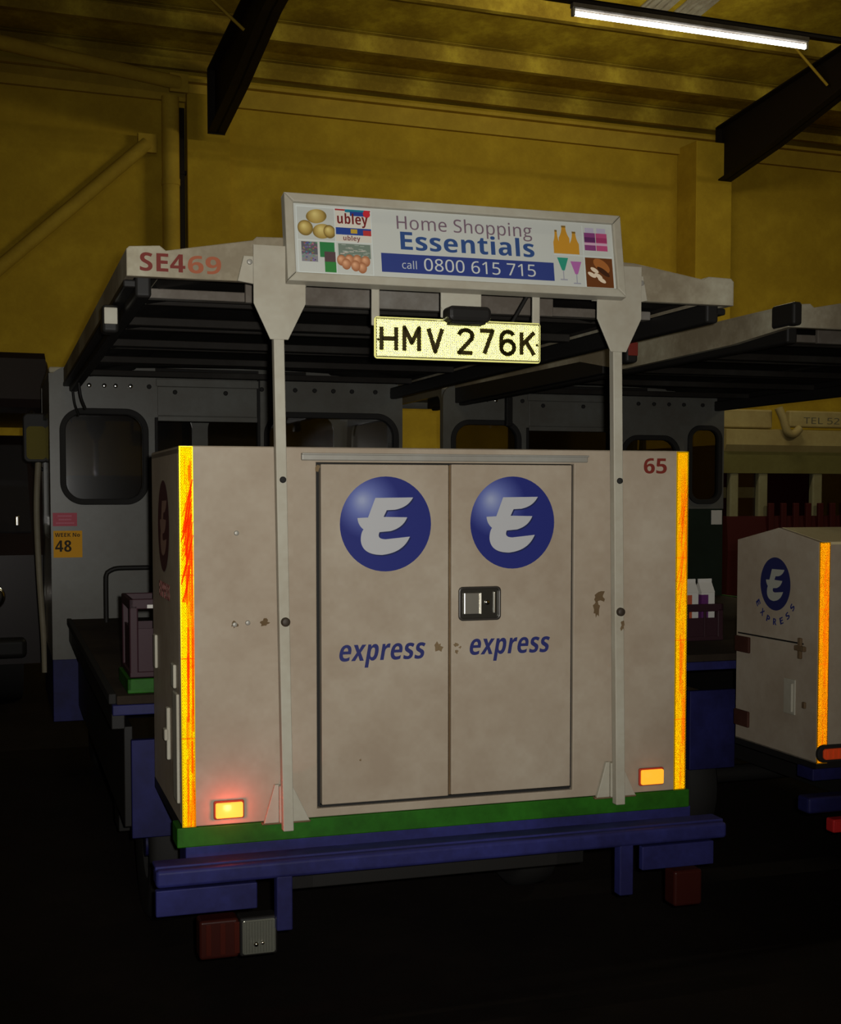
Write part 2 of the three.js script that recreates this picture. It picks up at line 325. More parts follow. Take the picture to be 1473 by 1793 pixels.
// ---------------------------------------------------------------- the hall
const WALL_Z = -11;
const roofY = (z) => 6.35 + (z - WALL_Z) * 0.112;
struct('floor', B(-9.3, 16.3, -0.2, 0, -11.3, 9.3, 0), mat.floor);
const wallBack = struct('wall_back', B(-9.3, 16.3, 0, 6.42, -11.3, WALL_Z, 0), mat.wall);
struct('wall_left', extX([[-11, 0], [9, 0], [9, roofY(9)], [-11, roofY(-11)]], -9.3, -9), mat.wall);
struct('wall_right', extX([[-11, 0], [9, 0], [9, roofY(9)], [-11, roofY(-11)]], 16, 16.3), mat.wall);
struct('wall_front', B(-9.3, 16.3, 0, roofY(9) + 0.1, 9, 9.3, 0), mat.wall);
const ceiling = struct('ceiling', extX([[-11.3, roofY(-11.3)], [9.3, roofY(9.3)], [9.3, roofY(9.3) + 0.15], [-11.3, roofY(-11.3) + 0.15]], -9.3, 16.3), mat.ceiling);
// wall plate under the eaves, and the pier under each rafter
struct('wall_plate', [B(-9, 16, 5.9, 6.1, -11, -10.94), B(-9, 16, 6.1, 6.14, -11, -10.86), B(-9, 16, 6.26, 6.32, -11, -10.8)], mat.wallTrim, wallBack);
struct('trim_1', B(7.58, 8.1, 0, 5.98, -11, -10.55, 0.01), mat.wall);
struct('trim_2', B(1.3, 1.78, 0, 5.98, -11, -10.86, 0.01), mat.wall);
struct('trim_3', B(-5.0, -4.5, 0, 5.98, -11, -10.55, 0.01), mat.wall);
for (let i = 0; i < 16; i++) {
  const z = i ? -9.82 + (i - 1) * 1.22 : -10.75;
  const y = roofY(z), w = 0.19;
  struct('purlin', [extX([[z, y - w], [z + 0.012, y - w], [z + 0.012, y], [z, y]], -9, 16), extX([[z, y - w], [z - 0.065, y - w], [z - 0.065, y - w + 0.02], [z - 0.055, y - w + 0.012], [z, y - w + 0.012]], -9, 16), extX([[z, y - 0.014], [z + 0.07, y - 0.006], [z + 0.07, y], [z, y]], -9, 16)], mat.purlin, ceiling);
}
for (const x of [-4.75, 1.57, 7.99]) {
  const top = (z) => roofY(z) - 0.21, foot = [[-10.6, 5.5], [-9.5, 5.69], [-8.2, 5.99]], low = (z) => top(z) - 0.41;
  const web = [...foot, [9, low(9)], [9, top(9)], [-10.6, top(-10.6)]];
  const flange = (za, ya, zb, yb, t) => extX([[za, ya], [zb, yb], [zb, yb + t], [za, ya + t]], x - 0.095, x + 0.095);
  struct('rafter', [extX(web, x - 0.012, x + 0.012), flange(-10.6, 5.5, -9.5, 5.69, 0.018), flange(-9.5, 5.69, -8.2, 5.99, 0.018), flange(-8.2, 5.99, 9, low(9), 0.018), flange(-10.6, top(-10.6) - 0.018, 9, top(9) - 0.018, 0.018), B(x - 0.095, x + 0.095, 5.49, 6.18, -10.62, -10.6, 0)], mat.beam, ceiling);
}
for (const [x, z] of [[7.9, -8.45], [1.48, -8.9], [-4.8, -8.6]]) struct('stay_rod', rod([x, roofY(z) - 0.55, z], [x - 0.5, roofY(z) - 0.16, z + 0.02], 0.016, 6), mat.wallTrim, ceiling);
// translucent roof sheets above the lamp
for (const x0 of [5.55, 5.95]) {
  const gs = [];
  for (let k = 0; k < 4; k++) { const z0 = -8.75 + k * 1.2, xx = x0; gs.push(extX([[z0, roofY(z0) - 0.022], [z0 + 1.14, roofY(z0 + 1.14) - 0.022], [z0 + 1.14, roofY(z0 + 1.14) - 0.004], [z0, roofY(z0) - 0.004]], xx, xx + 0.31)); for (let j = 0; j < 3; j++) gs.push(extX([[z0, roofY(z0) - 0.042], [z0 + 1.14, roofY(z0 + 1.14) - 0.042], [z0 + 1.14, roofY(z0 + 1.14) - 0.02], [z0, roofY(z0) - 0.02]], xx + 0.03 + j * 0.09, xx + 0.06 + j * 0.09)); }
  struct('rooflight_sheet', gs, mat.rooflight, ceiling);
}
// faint worn floor line
struct('floor_line', [B(-1.05, -0.95, 0, 0.004, 0.2, 0.21, 0)].map(() => new THREE.PlaneGeometry(0.07, 3.4).rotateX(-Math.PI / 2).rotateY(-0.55).translate(1.9, 0.003, 1.0)), M(0.09, 0.06, 0.015, 0.9, 0, rough), scene.getObjectByName('floor'));

// pipes on the back wall
{
  const t = thing('drain_pipe', 'yellow-painted vertical drain pipe with a collar on the back wall', 'pipe', [1.11, 0, -10.82]);
  part('pipe', rod([0, 0, 0], [0, 5.9, 0], 0.095, 20), mat.wallTrim, t);
  for (const y of [1.6, 4.95]) part('collar', rod([0, y, 0], [0, y + 0.07, 0], 0.101, 20), mat.wallTrim, t);
  const k = thing('cable_conduit', 'thin dark conduit running up the wall right beside the drain pipe', 'conduit', [1.252, 0, -10.93]);
  part('conduit', B(-0.028, 0.028, 0, 5.82, -0.06, 0.03), mat.beam, k);
  for (const y of [1.2, 3.2, 5.1]) part('clip', B(-0.03, 0.045, y, y + 0.04, -0.06, 0.04), mat.beam, k);
  const brace = (label, a, b) => { const g = thing('brace_pipe', label, 'pipe', a); part('tube', rod([0, 0, 0], [b[0] - a[0], b[1] - a[1], b[2] - a[2]], 0.075, 14), mat.wallTrim, g); part('end_plate', B(-0.1, 0.1, -0.1, 0.1, -0.03, 0.03), mat.wallTrim, g); };
  brace('diagonal brace pipe running along the roof to the head of the drain pipe', [1.2, 6.05, -10.8], [-3.1, 6.16, -9.6]);
  brace('diagonal brace pipe slanting down the left side of the back wall', [0.87, 5.4, -10.9], [-3.4, 1.47, -10.9]);
}
// fluorescent lamps: the one in view and the others that light the hall
const mTube = new THREE.MeshStandardMaterial({ color: 0xffffff, emissive: new THREE.Color(0.95, 0.98, 1), emissiveIntensity: TUBE_GLOW, roughness: 0.4 });
function lamp(x, y, z, label, power = 1) {
  const t = thing('fluorescent_lamp', label, 'lamp', [x, y, z]);
  part('trunking', [B(-4.2, 3.6, 0.085, 0.115, -0.035, 0.035), B(-4.2, 3.6, 0.115, 0.12, -0.045, 0.045, 0)], mat.beam, t, 'dark cable trunking');
  part('batten', [B(-1.22, 1.22, 0.045, 0.085, -0.03, 0.03), extX([[-0.03, 0.045], [0.03, 0.045], [0.02, 0.035], [-0.02, 0.035]], -1.2, 1.2)], mat.rib, t);
  for (const s of [-1, 1]) { part('lampholder', B(s * 1.205 - 0.012, s * 1.205 + 0.012, -0.025, 0.06, -0.02, 0.02), mat.frameWhite, t); part('suspension_rod', rod([s * 2.4 - 0.3, 0.115, 0], [s * 2.4 - 0.3, roofY(z) - y - 0.05, 0], 0.006, 6), mat.beam, t); }
  part('fluorescent_tube', rod([-1.19, 0, 0], [1.19, 0, 0], 0.021, 14), mTube, t, 'glowing white fluorescent tube');
  for (const a of [-1.35, 0, 1.35]) {                   // the tube shines all round, but for the batten's shade
    const l = new THREE.RectAreaLight(TUBE_COLOR, TUBE_AREA * power, 2.36, 0.042);
    l.position.set(0, -0.026 * Math.cos(a), -0.026 * Math.sin(a)); l.rotation.x = -Math.PI / 2 + a; t.add(l);
  }
  return t;
}
lamp(5.02, 5.72, -6.6, 'glowing white fluorescent tube on a batten hung under the roof at the upper right');
lamp(-1.5, 6.3, 0.4, 'fluorescent tube on a batten hung above the photographer, outside the picture', 0.5);
lamp(9.2, 6.3, -0.6, 'fluorescent tube on a batten hung over the floor to the right, outside the picture', 1.6);

// ---------------------------------------------------------------- milk floats (own frame: rear face z = 0, cab towards -z)
const FLOAT_TURN = -0.052;
const toWorld = ([x, y, z]) => { const c = Math.cos(FLOAT_TURN), s = Math.sin(FLOAT_TURN); return [c * x + s * z, y, -s * x + c * z]; };
const DECK_Y = 0.92;

function cab(f, o) {
  const z = -3.6, zf = -4.85, xl = -1.03, xr = 0.955, low = o.lowerTop;
  const outline = (y0) => { const s = new THREE.Shape(); s.moveTo(xl, y0); s.lineTo(xr, y0); s.lineTo(xr, 2.19); s.quadraticCurveTo(xr, 2.265, 0.86, 2.288); s.quadraticCurveTo(0.3, 2.335, -0.03, 2.338); s.quadraticCurveTo(-0.5, 2.33, -0.93, 2.288); s.quadraticCurveTo(xl, 2.265, xl, 2.19); s.closePath(); return s; };
  const winL = [-0.965, -0.52, 1.554, 2.05, 0.11], winR = o.twoPanes ? null : [0.15, 0.917, 1.5, 2.05, 0.12];
  const back = outline(low);
  const holes = [roundRect(...winL, THREE.Path), roundRect(-0.463, 0.106, Math.max(low + 0.02, 0.95), 2.0, 0.005, THREE.Path)];
  const panes = [winL];
  if (winR) { holes.push(roundRect(...winR, THREE.Path)); panes.push(winR); }
  else for (const w of [[0.207, 0.61, 1.55, 1.97, 0.11], [0.695, 0.925, 1.545, 2.04, 0.08]]) { holes.push(roundRect(...w, THREE.Path)); panes.push(w); }
  back.holes.push(...holes);
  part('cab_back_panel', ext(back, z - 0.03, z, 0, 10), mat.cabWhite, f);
  part('cab_lower_panel', B(xl, xr, 0.36, low, z - 0.04, z - 0.002), o.lowerMat, f);
  panes.forEach(([x0, x1, y0, y1, r]) => {
    const s = roundRect(x0 - 0.014, x1 + 0.014, y0 - 0.014, y1 + 0.014, r + 0.014); s.holes.push(roundRect(x0 + 0.018, x1 - 0.018, y0 + 0.018, y1 - 0.018, Math.max(0.02, r - 0.018), THREE.Path));
    const seal = part('window_seal', ext(s, z - 0.036, z + 0.014, 0.005, 10), mat.rubber, f);
    part('window_pane', ext(roundRect(x0, x1, y0, y1, r), z - 0.016, z - 0.012), o.openSides ? mat.tintedGlass : mat.glass, seal);
  });
  part('doorway_header', [B(-0.463, 0.106, 2.19, 2.232, z - 0.02, z + 0.012), B(-0.455, 0.098, 2.03, 2.19, z - 0.02, z + 0.006), B(-0.455, 0.098, 2.0, 2.028, z - 0.02, z + 0.012)], mat.cabWhite, f);
  part('doorway_frame', [B(-0.472, -0.455, 0.95, 2.02, z - 0.03, z + 0.01), B(0.098, 0.115, 0.95, 2.24, z - 0.03, z + 0.01)], mat.rubber, f);
  for (const [x0, x1] of [[-0.466, 0.107], [0.189, 0.38]]) {
    const g = part('vent_grille', B(x0, x1, 2.236, 2.29, z, z + 0.006), mat.underside, f);
    for (let k = 0; k < 3; k++) part('louvre', B(x0 + 0.01, x1 - 0.01, 2.243 + k * 0.016, 2.251 + k * 0.016, z + 0.006, z + 0.014), mat.rubber, g);
  }
  const bolt = join(disc(0, 0, 0, 0.013, 0.012, 12));
  for (const x of [-0.9, -0.82, -0.74, -0.68, -0.6, -0.5, -0.36, -0.08, 0.125, 0.317, 0.43, 0.54, 0.65, 0.79, 0.892]) {
    const m = new THREE.Mesh(bolt, x < -0.55 ? mat.chrome : mat.rubber); m.name = 'bolt'; m.position.set(x, x > -0.47 && x < 0.11 ? 2.16 : 2.187, z + (x > -0.47 && x < 0.11 ? 0.006 : 0)); m.castShadow = m.receiveShadow = true; f.add(m);
  }
  // sides, roof and front of the cab
  const sideHole = (x0, x1) => { const s = shape([[-z + 0.03, low], [-zf, low], [-zf, 1.3], [-zf - 0.12, 2.25], [-z + 0.03, 2.25]]); s.holes.push(o.openSides ? roundRect(-z + 0.06, -zf - 0.14, low + 0.05, 2.215, 0.06, THREE.Path) : roundRect(-z + 0.2, -zf - 0.2, 1.35, 2.05, 0.08, THREE.Path)); return ext(s, x0, x1).applyMatrix4(new THREE.Matrix4().makeBasis(new THREE.Vector3(0, 0, -1), new THREE.Vector3(0, 1, 0), new THREE.Vector3(1, 0, 0))); };
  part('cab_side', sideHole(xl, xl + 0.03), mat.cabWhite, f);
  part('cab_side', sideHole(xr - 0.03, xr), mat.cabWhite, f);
  if (!o.openSides) for (const x of [xl + 0.012, xr - 0.018]) part('side_pane', B(x, x + 0.006, 1.34, 2.06, zf + 0.19, z - 0.19, 0), mat.dimGlass, f);  // dark panes added to dim the wall seen past the cab
  part('cab_skirt', [B(xl, xl + 0.03, 0.36, low, zf, z - 0.04), B(xr - 0.03, xr, 0.36, low, zf, z - 0.04), B(xl, xr, 0.36, low, zf - 0.03, zf)], o.lowerMat, f);
  part('cab_roof', [B(xl, xr, 2.25, 2.285, zf + 0.05, z - 0.03, 0.012)], mat.roofWhite, f);
  const front = shape([[xl, low], [xr, low], [xr, 2.26], [xl, 2.26]]);
  const wt = o.openSides ? 2.21 : 2.12, wr = o.openSides ? 0.04 : 0.1;
  const wb = Math.max(1.3, low + 0.06);
  front.holes.push(roundRect(xl + wr, -0.09, wb, wt, wr, THREE.Path), roundRect(0.01, xr - wr, wb, wt, wr, THREE.Path));
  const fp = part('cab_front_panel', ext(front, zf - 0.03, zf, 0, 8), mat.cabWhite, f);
  for (const [x0, x1] of [[xl + wr, -0.09], [0.01, xr - wr]]) part('windscreen', ext(roundRect(x0 - 0.005, x1 + 0.005, wb - 0.005, wt + 0.005, wr), zf - 0.02, zf - 0.014), o.openSides && x0 < -0.5 ? mat.glass : mat.dimGlass, fp);
  part('cab_floor', B(xl + 0.03, xr - 0.03, 0.5, 0.54, zf, z - 0.03), mat.rubber, f);
  part('driver_seat', [B(0.3, 0.78, 0.95, 1.06, -4.35, -3.85, 0.04), B(0.3, 0.78, 1.05, 1.72, -3.86, -3.74, 0.05), B(0.34, 0.74, 0.54, 0.95, -4.3, -3.9)], mat.black, f);
  part('steering_wheel', [new THREE.TorusGeometry(0.2, 0.016, 8, 28).rotateX(-0.9).translate(0.54, 1.42, -4.5), rod([0.54, 1.42, -4.5], [0.54, 0.9, -4.8], 0.025)], mat.black, f);
  part('dashboard', [B(xl + 0.05, xr - 0.05, 1.1, 1.27, zf, zf + 0.2, 0.02)], mat.underside, f);
  // wing mirror on the near side
  const mir = part('wing_mirror', [ext(roundRect(-1.15, -0.995 - 0.005, 1.79, 2.09, 0.035), -4.66, -4.6, 0.008), tube([[-1.03, 2.05, -4.7], [-1.09, 2.1, -4.72], [-1.1, 2.08, -4.66]], 0.012), tube([[-1.03, 1.75, -4.7], [-1.08, 1.77, -4.7], [-1.09, 1.82, -4.65]], 0.012)], mat.black, f);
  part('mirror_glass', ext(roundRect(-1.13, -1.015, 1.81, 2.01, 0.025), -4.6, -4.596), M(0.11, 0.09, 0.015, 0.7), mir, 'mirror glass coloured like the wall it reflects');  // matt yellow stands in for the reflected wall
  part('grab_rail', tube([[-1.06, 1.83, -4.62], [-1.075, 1.5, -4.63], [-1.065, 1.1, -4.63], [-1.045, 0.72, -4.62], [-1.04, 0.5, -4.62]], 0.019, 10), M(0.2, 0.18, 0.13, 0.5, 0, grime), f);
}

function wheel(f, x, z) {
  const g = part('wheel', new THREE.LatheGeometry([[0.13, -0.07], [0.25, -0.085], [0.285, -0.06], [0.29, 0], [0.285, 0.06], [0.25, 0.085], [0.13, 0.07]].map((p) => new THREE.Vector2(...p)), 32).rotateZ(Math.PI / 2).translate(x, 0.29, z), mat.rubber, f);
  part('wheel_hub', [rod([x - 0.05, 0.29, z], [x + 0.05, 0.29, z], 0.14, 20), rod([x - 0.075, 0.29, z], [x + 0.075, 0.29, z], 0.05, 14)], mat.blueDark, g);
}

function canopy(f, o) {
  const zr = 0.035, zf = -4.15, top = [[-0.953, 2.2], [-0.953, 2.274], [-0.945, 2.282], [-0.862, 2.288], [-0.845, 2.275], [-0.6, 2.318], [-0.59, 2.328], [-0.3, 2.336], [0, 2.34], [0.3, 2.336], [0.53, 2.328], [0.545, 2.318], [0.6, 2.316], [0.84, 2.278], [0.86, 2.288], [0.94, 2.286], [0.95, 2.276], [0.95, 2.2]];
  part('roof_fascia', ext(top, zr - 0.03, zr, 0.004), mat.roofWhite, f);
  const skin = top.slice(1, -1), under = skin.slice().reverse().map(([x, y]) => [x * 0.985, y - 0.03]);
  part('roof_skin', ext([...skin, ...under], zf, zr - 0.03), mat.roofWhite, f);
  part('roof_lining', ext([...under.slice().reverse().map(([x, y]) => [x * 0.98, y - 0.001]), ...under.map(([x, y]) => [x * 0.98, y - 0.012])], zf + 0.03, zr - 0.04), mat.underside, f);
  for (const s of [-1, 1]) {
    part('roof_side_fascia', o.deepSide ? extX([[zr - 0.02, 2.2], [-0.35, 2.178], [-1.3, 2.168], [-1.75, 2.245], [zf, 2.262], [zf, 2.277], [zr - 0.02, 2.277]], s * 0.94 - 0.0125, s * 0.94 + 0.0125) : B(s * 0.953, s * 0.928, 2.2, 2.277, zf, zr - 0.02), mat.roofWhite, f);
    part('roof_edge_rail', [B(s * 0.925, s * 0.88, 2.15, 2.215, zf, zr - 0.05, 0.01), ...(o.deepSide ? [B(s * 0.951, s * 0.9, 2.165, 2.262, zf, -1.5, 0.006)] : [B(s * 0.957, s * 0.9, 2.178, 2.2, zf, zr - 0.06, 0.006)]), ...(s < 0 && !o.deepSide ? [-3.0, -3.55].map((z) => tube([[s * 0.91, 2.16, z], [s * 0.9, 2.08, z], [s * 0.88, 2.02, z + 0.02]], 0.008, 6, 8)) : [])], mat.black, f, 'black edge rail');
    if (o.deepSide) continue;
    const zl = s < 0 ? -0.36 : -0.70;
    const l = part('roof_side_lamp', [B(s * 0.99, s * 0.94, 2.09, 2.175, zl - 0.08, zl, 0.012)], mat.black, f);
    part('lamp_lens', B(s * 0.985, s * 0.945, 2.115, 2.165, zl, zl + 0.008, 0.003), s < 0 ? mat.frameWhite : mat.redInk, l, s < 0 ? 'pale lens' : 'reddish lens');
  }
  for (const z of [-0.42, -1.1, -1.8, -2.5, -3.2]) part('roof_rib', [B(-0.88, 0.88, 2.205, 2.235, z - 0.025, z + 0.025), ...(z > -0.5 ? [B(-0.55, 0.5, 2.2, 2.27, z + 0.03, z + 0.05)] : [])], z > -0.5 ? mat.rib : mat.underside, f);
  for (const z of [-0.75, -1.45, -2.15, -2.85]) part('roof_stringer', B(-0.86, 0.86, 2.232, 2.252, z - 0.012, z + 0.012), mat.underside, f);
}

function chassis(f, o) {
  part('deck', [B(-0.93, 0.93, DECK_Y - 0.03, DECK_Y, -3.58, -0.73)], mat.deck, f);
  part('deck_frame', [B(-0.945, 0.945, 0.855, DECK_Y - 0.03, -0.77, -0.72), ], mat.blue, f);
  for (const s of [-1, 1]) part('deck_side_rail', B(s * 0.945, s * 0.9, 0.80, 0.89, -3.58, -0.77), o.sideGreen ? mat.blueDark : mat.black, f);
  for (const s of [-1, 1]) part('deck_edge_strip', B(s * 0.955, s * 0.93, 0.89, 0.925, -3.58, -0.75), o.sideGreen ? mat.green : mat.rubber, f);
  for (const s of [-1, 1]) {
    part('side_skirt', B(s * 0.9, s * 0.87, 0.45, 0.80, -3.55, -0.82), o.sideGreen ? mat.blueDark : mat.black, f);
    part('mudguard', B(s * 0.88, s * 0.66, 0.42, 0.76, -0.80, -0.77), mat.blueDark, f);
  }
  part('chassis_rail', [B(-0.5, -0.4, 0.4, 0.62, -4.7, -0.1), B(0.4, 0.5, 0.4, 0.62, -4.7, -0.1), B(-0.5, 0.5, 0.4, 0.5, -0.2, -0.1), B(-0.86, -0.76, 0.25, 0.35, -1.75, -1.55)], mat.black, f);
  part('axle', rod([-0.75, 0.29, -1.2], [0.75, 0.29, -1.2], 0.04), mat.black, f);
  for (const x of [-0.72, 0.72]) for (const z of [-1.2, -4.1]) wheel(f, x, z);
}

// the float in the middle of the picture ------------------------------------------------------
const main = thing('milk_float', 'white and blue milk float with a home shopping sign, nearest the camera, seen from behind', 'milk float', [0, 0, 0], FLOAT_TURN);
{
  const f = main;
  chassis(f, { sideGreen: false });
  cab(f, { lowerTop: 0.70, lowerMat: mat.blueDark, twoPanes: false });
  canopy(f, {});
  // rear locker
  const yb = 0.642, yt = 1.735, W = 0.81, D = -0.7;
  part('locker_side', B(-W, -W + 0.025, yb, yt, D, -0.03, 0.006), mat.boxWhite, f);
  part('locker_side', B(W - 0.025, W, yb, yt, D, -0.03, 0.006), mat.boxWhite, f);
  part('locker_top', B(-W, W, yt - 0.025, yt + 0.002, D, -0.004, 0.006), mat.boxWhite, f);
  part('locker_front', B(-W + 0.025, W - 0.025, yb, yt - 0.025, D, D + 0.025, 0), mat.boxWhite, f);
  part('locker_base', B(-W, W, yb - 0.03, yb + 0.004, D, -0.01, 0), mat.black, f);
  const rear = shape([[-W, yb], [W, yb], [W, yt], [-W, yt]]);
  rear.holes.push(new THREE.Path([[-0.412, 0.668], [-0.412, 1.692], [0.412, 1.692], [0.412, 0.668]].map((p) => new THREE.Vector2(...p))));
  part('rear_panel', ext(rear, -0.03, 0, 0.003), mat.boxWhite, f);
  part('drip_rail', [B(-0.458, 0.454, 1.697, 1.718, -0.002, 0.012), B(-0.458, 0.454, 1.713, 1.719, 0, 0.02, 0.002)], mat.alu, f, 'aluminium drip rail');
  part('dark_backing', B(-0.5, 0.5, 0.65, 1.7, -0.12, -0.1, 0), mat.black, f);  // black sheet added so the door gaps show a dark interior
  const letter = (p, x0, x1) => part('lettering', text('express', x0, x1, 1.082, 1.152, -0.0012, { slant: 0.21 }), mat.navy, p, 'dark blue lettering reading express');
  const dl = part('locker_door', B(-0.398, -0.0015, 0.677, 1.687, -0.028, -0.001, 0.003), mat.boxWhite, f, 'left-hand door of the rear locker');
  const dr = part('locker_door', B(0.0065, 0.404, 0.680, 1.689, -0.028, 0.001, 0.003), mat.boxWhite, f, 'right-hand door of the rear locker with the latch');
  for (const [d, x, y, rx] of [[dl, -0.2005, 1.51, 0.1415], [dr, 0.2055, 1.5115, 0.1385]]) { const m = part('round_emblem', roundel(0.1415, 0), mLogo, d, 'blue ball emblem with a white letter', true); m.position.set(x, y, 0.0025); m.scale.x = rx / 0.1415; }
  letter(dl, -0.344, -0.075); const l2 = letter(dr, 0.066, 0.332); l2.position.z = 0.0025; l2.position.y = 0.005;
  part('door_gasket', [B(-0.412, -0.401, 0.672, 1.690, -0.03, -0.012, 0), B(-0.401, 0.408, 0.668, 0.675, -0.03, -0.014, 0), B(0.406, 0.412, 0.672, 1.69, -0.03, -0.012, 0), B(-0.001, 0.006, 0.675, 1.688, -0.03, -0.016, 0)], mat.rubber, f);
  part('rail_joint', B(0.001, 0.008, 0.68, 1.686, -0.014, -0.006, 0), mat.rust, f);
  // paddle latch, sunk in its dark surround
  {
    const s = roundRect(0.028, 0.165, 1.2135, 1.3175, 0.014); s.holes.push(roundRect(0.036, 0.157, 1.221, 1.310, 0.009, THREE.Path));
    const lt = part('paddle_latch', ext(s, 0.001, 0.012, 0.003), mat.alu, dr, 'steel paddle latch');
    lt.material = M(0.035, 0.03, 0.025, 0.4, 0.3);
  }
  part('latch_dish', [ext(roundRect(0.036, 0.157, 1.221, 1.310, 0.009), 0.0015, 0.004)], M(0.12, 0.115, 0.1, 0.3, 0.95), dr);
  part('latch_paddle', [ext(roundRect(0.044, 0.102, 1.232, 1.300, 0.004), 0.004, 0.012, 0.003), B(0.094, 0.101, 1.232, 1.3, 0.004, 0.018, 0.003)], mat.steel, dr);
  part('latch_lock', [disc(0.121, 1.268, 0.004, 0.008, 0.008, 16), B(0.143, 0.147, 1.235, 1.3, 0.004, 0.011, 0.0015)], mat.chrome, dr);
  // tape down both rear corners
  const tape = (x0, x1, m, label) => part('reflective_tape', [sheet(x0, x1, 0.642, 1.735, 0.0012), prisms(x0, x1, 0.642, 1.735, 0.0044)], m, f, label, true);
  tape(-0.8105, -0.7715, mTapeYellow, 'yellow and orange reflective tape, scuffed');
  tape(0.7685, 0.810, mTapeOrange, 'orange reflective tape');
  part('fleet_number', text('65', 0.653, 0.734, 1.664, 1.713, 0, {}), mat.redInk, f, 'dark red numerals 65');
  part('roof_number', text('SE4', -0.917, -0.792, 2.2155, 2.2665, 0.0345, {}), mat.redInk, f, 'dark red lettering SE4');
  part('roof_number', text('69', -0.785, -0.692, 2.2155, 2.2645, 0.0345, {}), mat.redWorn, f, 'flaking red numerals 69');
  // posts with their brackets and feet
  for (const [s, xt, xb] of [[-1, -0.533, -0.512], [1, 0.529, 0.552]]) {
    const g = B(-0.0155, 0.0155, 0, 1.43, -0.015, 0.015, 0.003); g.applyMatrix4(new THREE.Matrix4().set(1, (xt - xb) / 1.43, 0, xb, 0, 1, 0, 0.622, 0, 0, 1, 0.045, 0, 0, 0, 1));
    const p = part('roof_post', g, mat.frameWhite, f, s < 0 ? 'left-hand roof post' : 'right-hand roof post');
    const xa = (y) => xb + (xt - xb) * (y - 0.622) / 1.43;
    part('post_bolt', disc(xa(1.64) + 0.003, 1.64, 0.06, 0.0095, 0.008, 14), mat.rubber, p);
    part('post_bolt', disc(xa(1.232) + 0.002, 1.232, 0.06, 0.0135, 0.014, 16), M(0.03, 0.02, 0.012, 0.6, 0.3), p);
    const b = part('post_bracket', ext([[xt - 0.073, 2.3], [xt - 0.073, 2.137], [xt - 0.026, 2.037], [xt + 0.026, 2.037], [xt + 0.077, 2.14], [xt + 0.077, 2.3]], 0.06, 0.066, 0.0015), mat.frameWhite, f);
    part('bracket_wing', ext(s < 0 ? [[-0.63, 2.27], [-0.648, 2.199], [-0.6, 2.192], [-0.45, 2.192], [-0.45, 2.27]] : [[0.62, 2.275], [0.635, 2.2], [0.6, 2.192], [0.45, 2.192], [0.45, 2.275]], 0.036, 0.05, 0.002), mat.frameWhite, b);
    part('bracket_bolt', disc(s * 0.614, 2.253, 0.05, 0.008, 0.006, 14), mat.alu, b);
    part('post_foot', [ext([[xb - 0.064, 0.64], [xb - 0.02, 0.64], [xb - 0.02, 0.752], [xb - 0.032, 0.752]], 0.006, 0.02, 0.002), ext([[xb + 0.018, 0.64], [xb + 0.072, 0.64], [xb + 0.034, 0.72], [xb + 0.018, 0.75]], 0.006, 0.02, 0.002), B(xb - 0.02, xb + 0.02, 0.64, 0.75, 0.0, 0.03)], mat.frameWhite, p);
    part('foot_shadow_strip', [B(xb - 0.07, xb + 0.076, 0.634, 0.642, 0.0, 0.018)], mat.rust, p);  // brown strip painted as the shadow gap under the post foot
  }
  // advertisement board, leaning back a little
  const sign = new THREE.Group(); sign.name = 'advertising_sign'; sign.userData.label = 'framed home shopping sign'; sign.position.set(0.011, 2.197, 0.085); sign.rotation.x = -0.18; f.add(sign);
  {
    const w = 0.526, h = 0.259, t = 0.026;
    const bar = (pts) => part('frame_bar', [ext(pts, -0.03, 0.016, 0.004)], mat.frameWhite, sign);
    bar([[-w, 0], [w, 0], [w - t, t], [-w + t, t]]); bar([[-w, h], [-w + t, h - t], [w - t, h - t], [w, h]]);
    bar([[-w, 0.0015], [-w + t, t + 0.001], [-w + t, h - t - 0.001], [-w, h - 0.0015]]); bar([[w, 0.0015], [w, h - 0.0015], [w - t, h - t - 0.001], [w - t, t + 0.001]]);
    part('sign_face', sheet(-w + t - 0.001, w - t + 0.001, t - 0.001, h - t + 0.001, 0.002), mSign, sign, 'printed face with grocery pictures and a telephone number', true);
    part('sign_back', B(-w + 0.01, w - 0.01, 0.01, h - 0.01, -0.028, -0.01), mat.frameWhite, sign);
  }
  // number plate on two straps, with its lamp
  for (const x of [-0.243, 0.263]) part('plate_strap', B(x - 0.0125, x + 0.0125, 2.09, 2.24, 0.036, 0.046), mat.frameWhite, f);
  const X0 = -0.25, PW = 0.524, Y0 = 1.994, PH = 0.122;
  const plate = part('number_plate', ext(roundRect(X0, X0 + PW, Y0, Y0 + PH, 0.01), 0.047, 0.053, 0.0015), mat.plateYellow, f, 'yellow reflective number plate HMV 276K');
  part('plate_face', prisms(X0 + 0.004, X0 + PW - 0.004, Y0 + 0.004, Y0 + PH - 0.004, 0.0555), mat.plateFace, plate);
  const glyphs = { H: [[[0, 0], [0, 1]], [[1, 0], [1, 1]], [[0, 0.5], [1, 0.5]]], M: [[[0, 0], [0, 1], [0.5, 0.35], [1, 1], [1, 0]]], V: [[[0, 1], [0.5, 0], [1, 1]]],
    2: [[...arc(0.5, 0.74, 0.5, 0.26, 170, -40, 12), [0.0, 0.0], [1, 0]]], 7: [[[0, 1], [1, 1], [0.35, 0]]], 6: [[...arc(0.5, 0.7, 0.5, 0.3, 30, 180, 9), ...arc(0.5, 0.3, 0.5, 0.3, 180, 540, 20)]], K: [[[0, 0], [0, 1]], [[1, 1], [0.08, 0.45]], [[0.36, 0.62], [1, 0]]] };
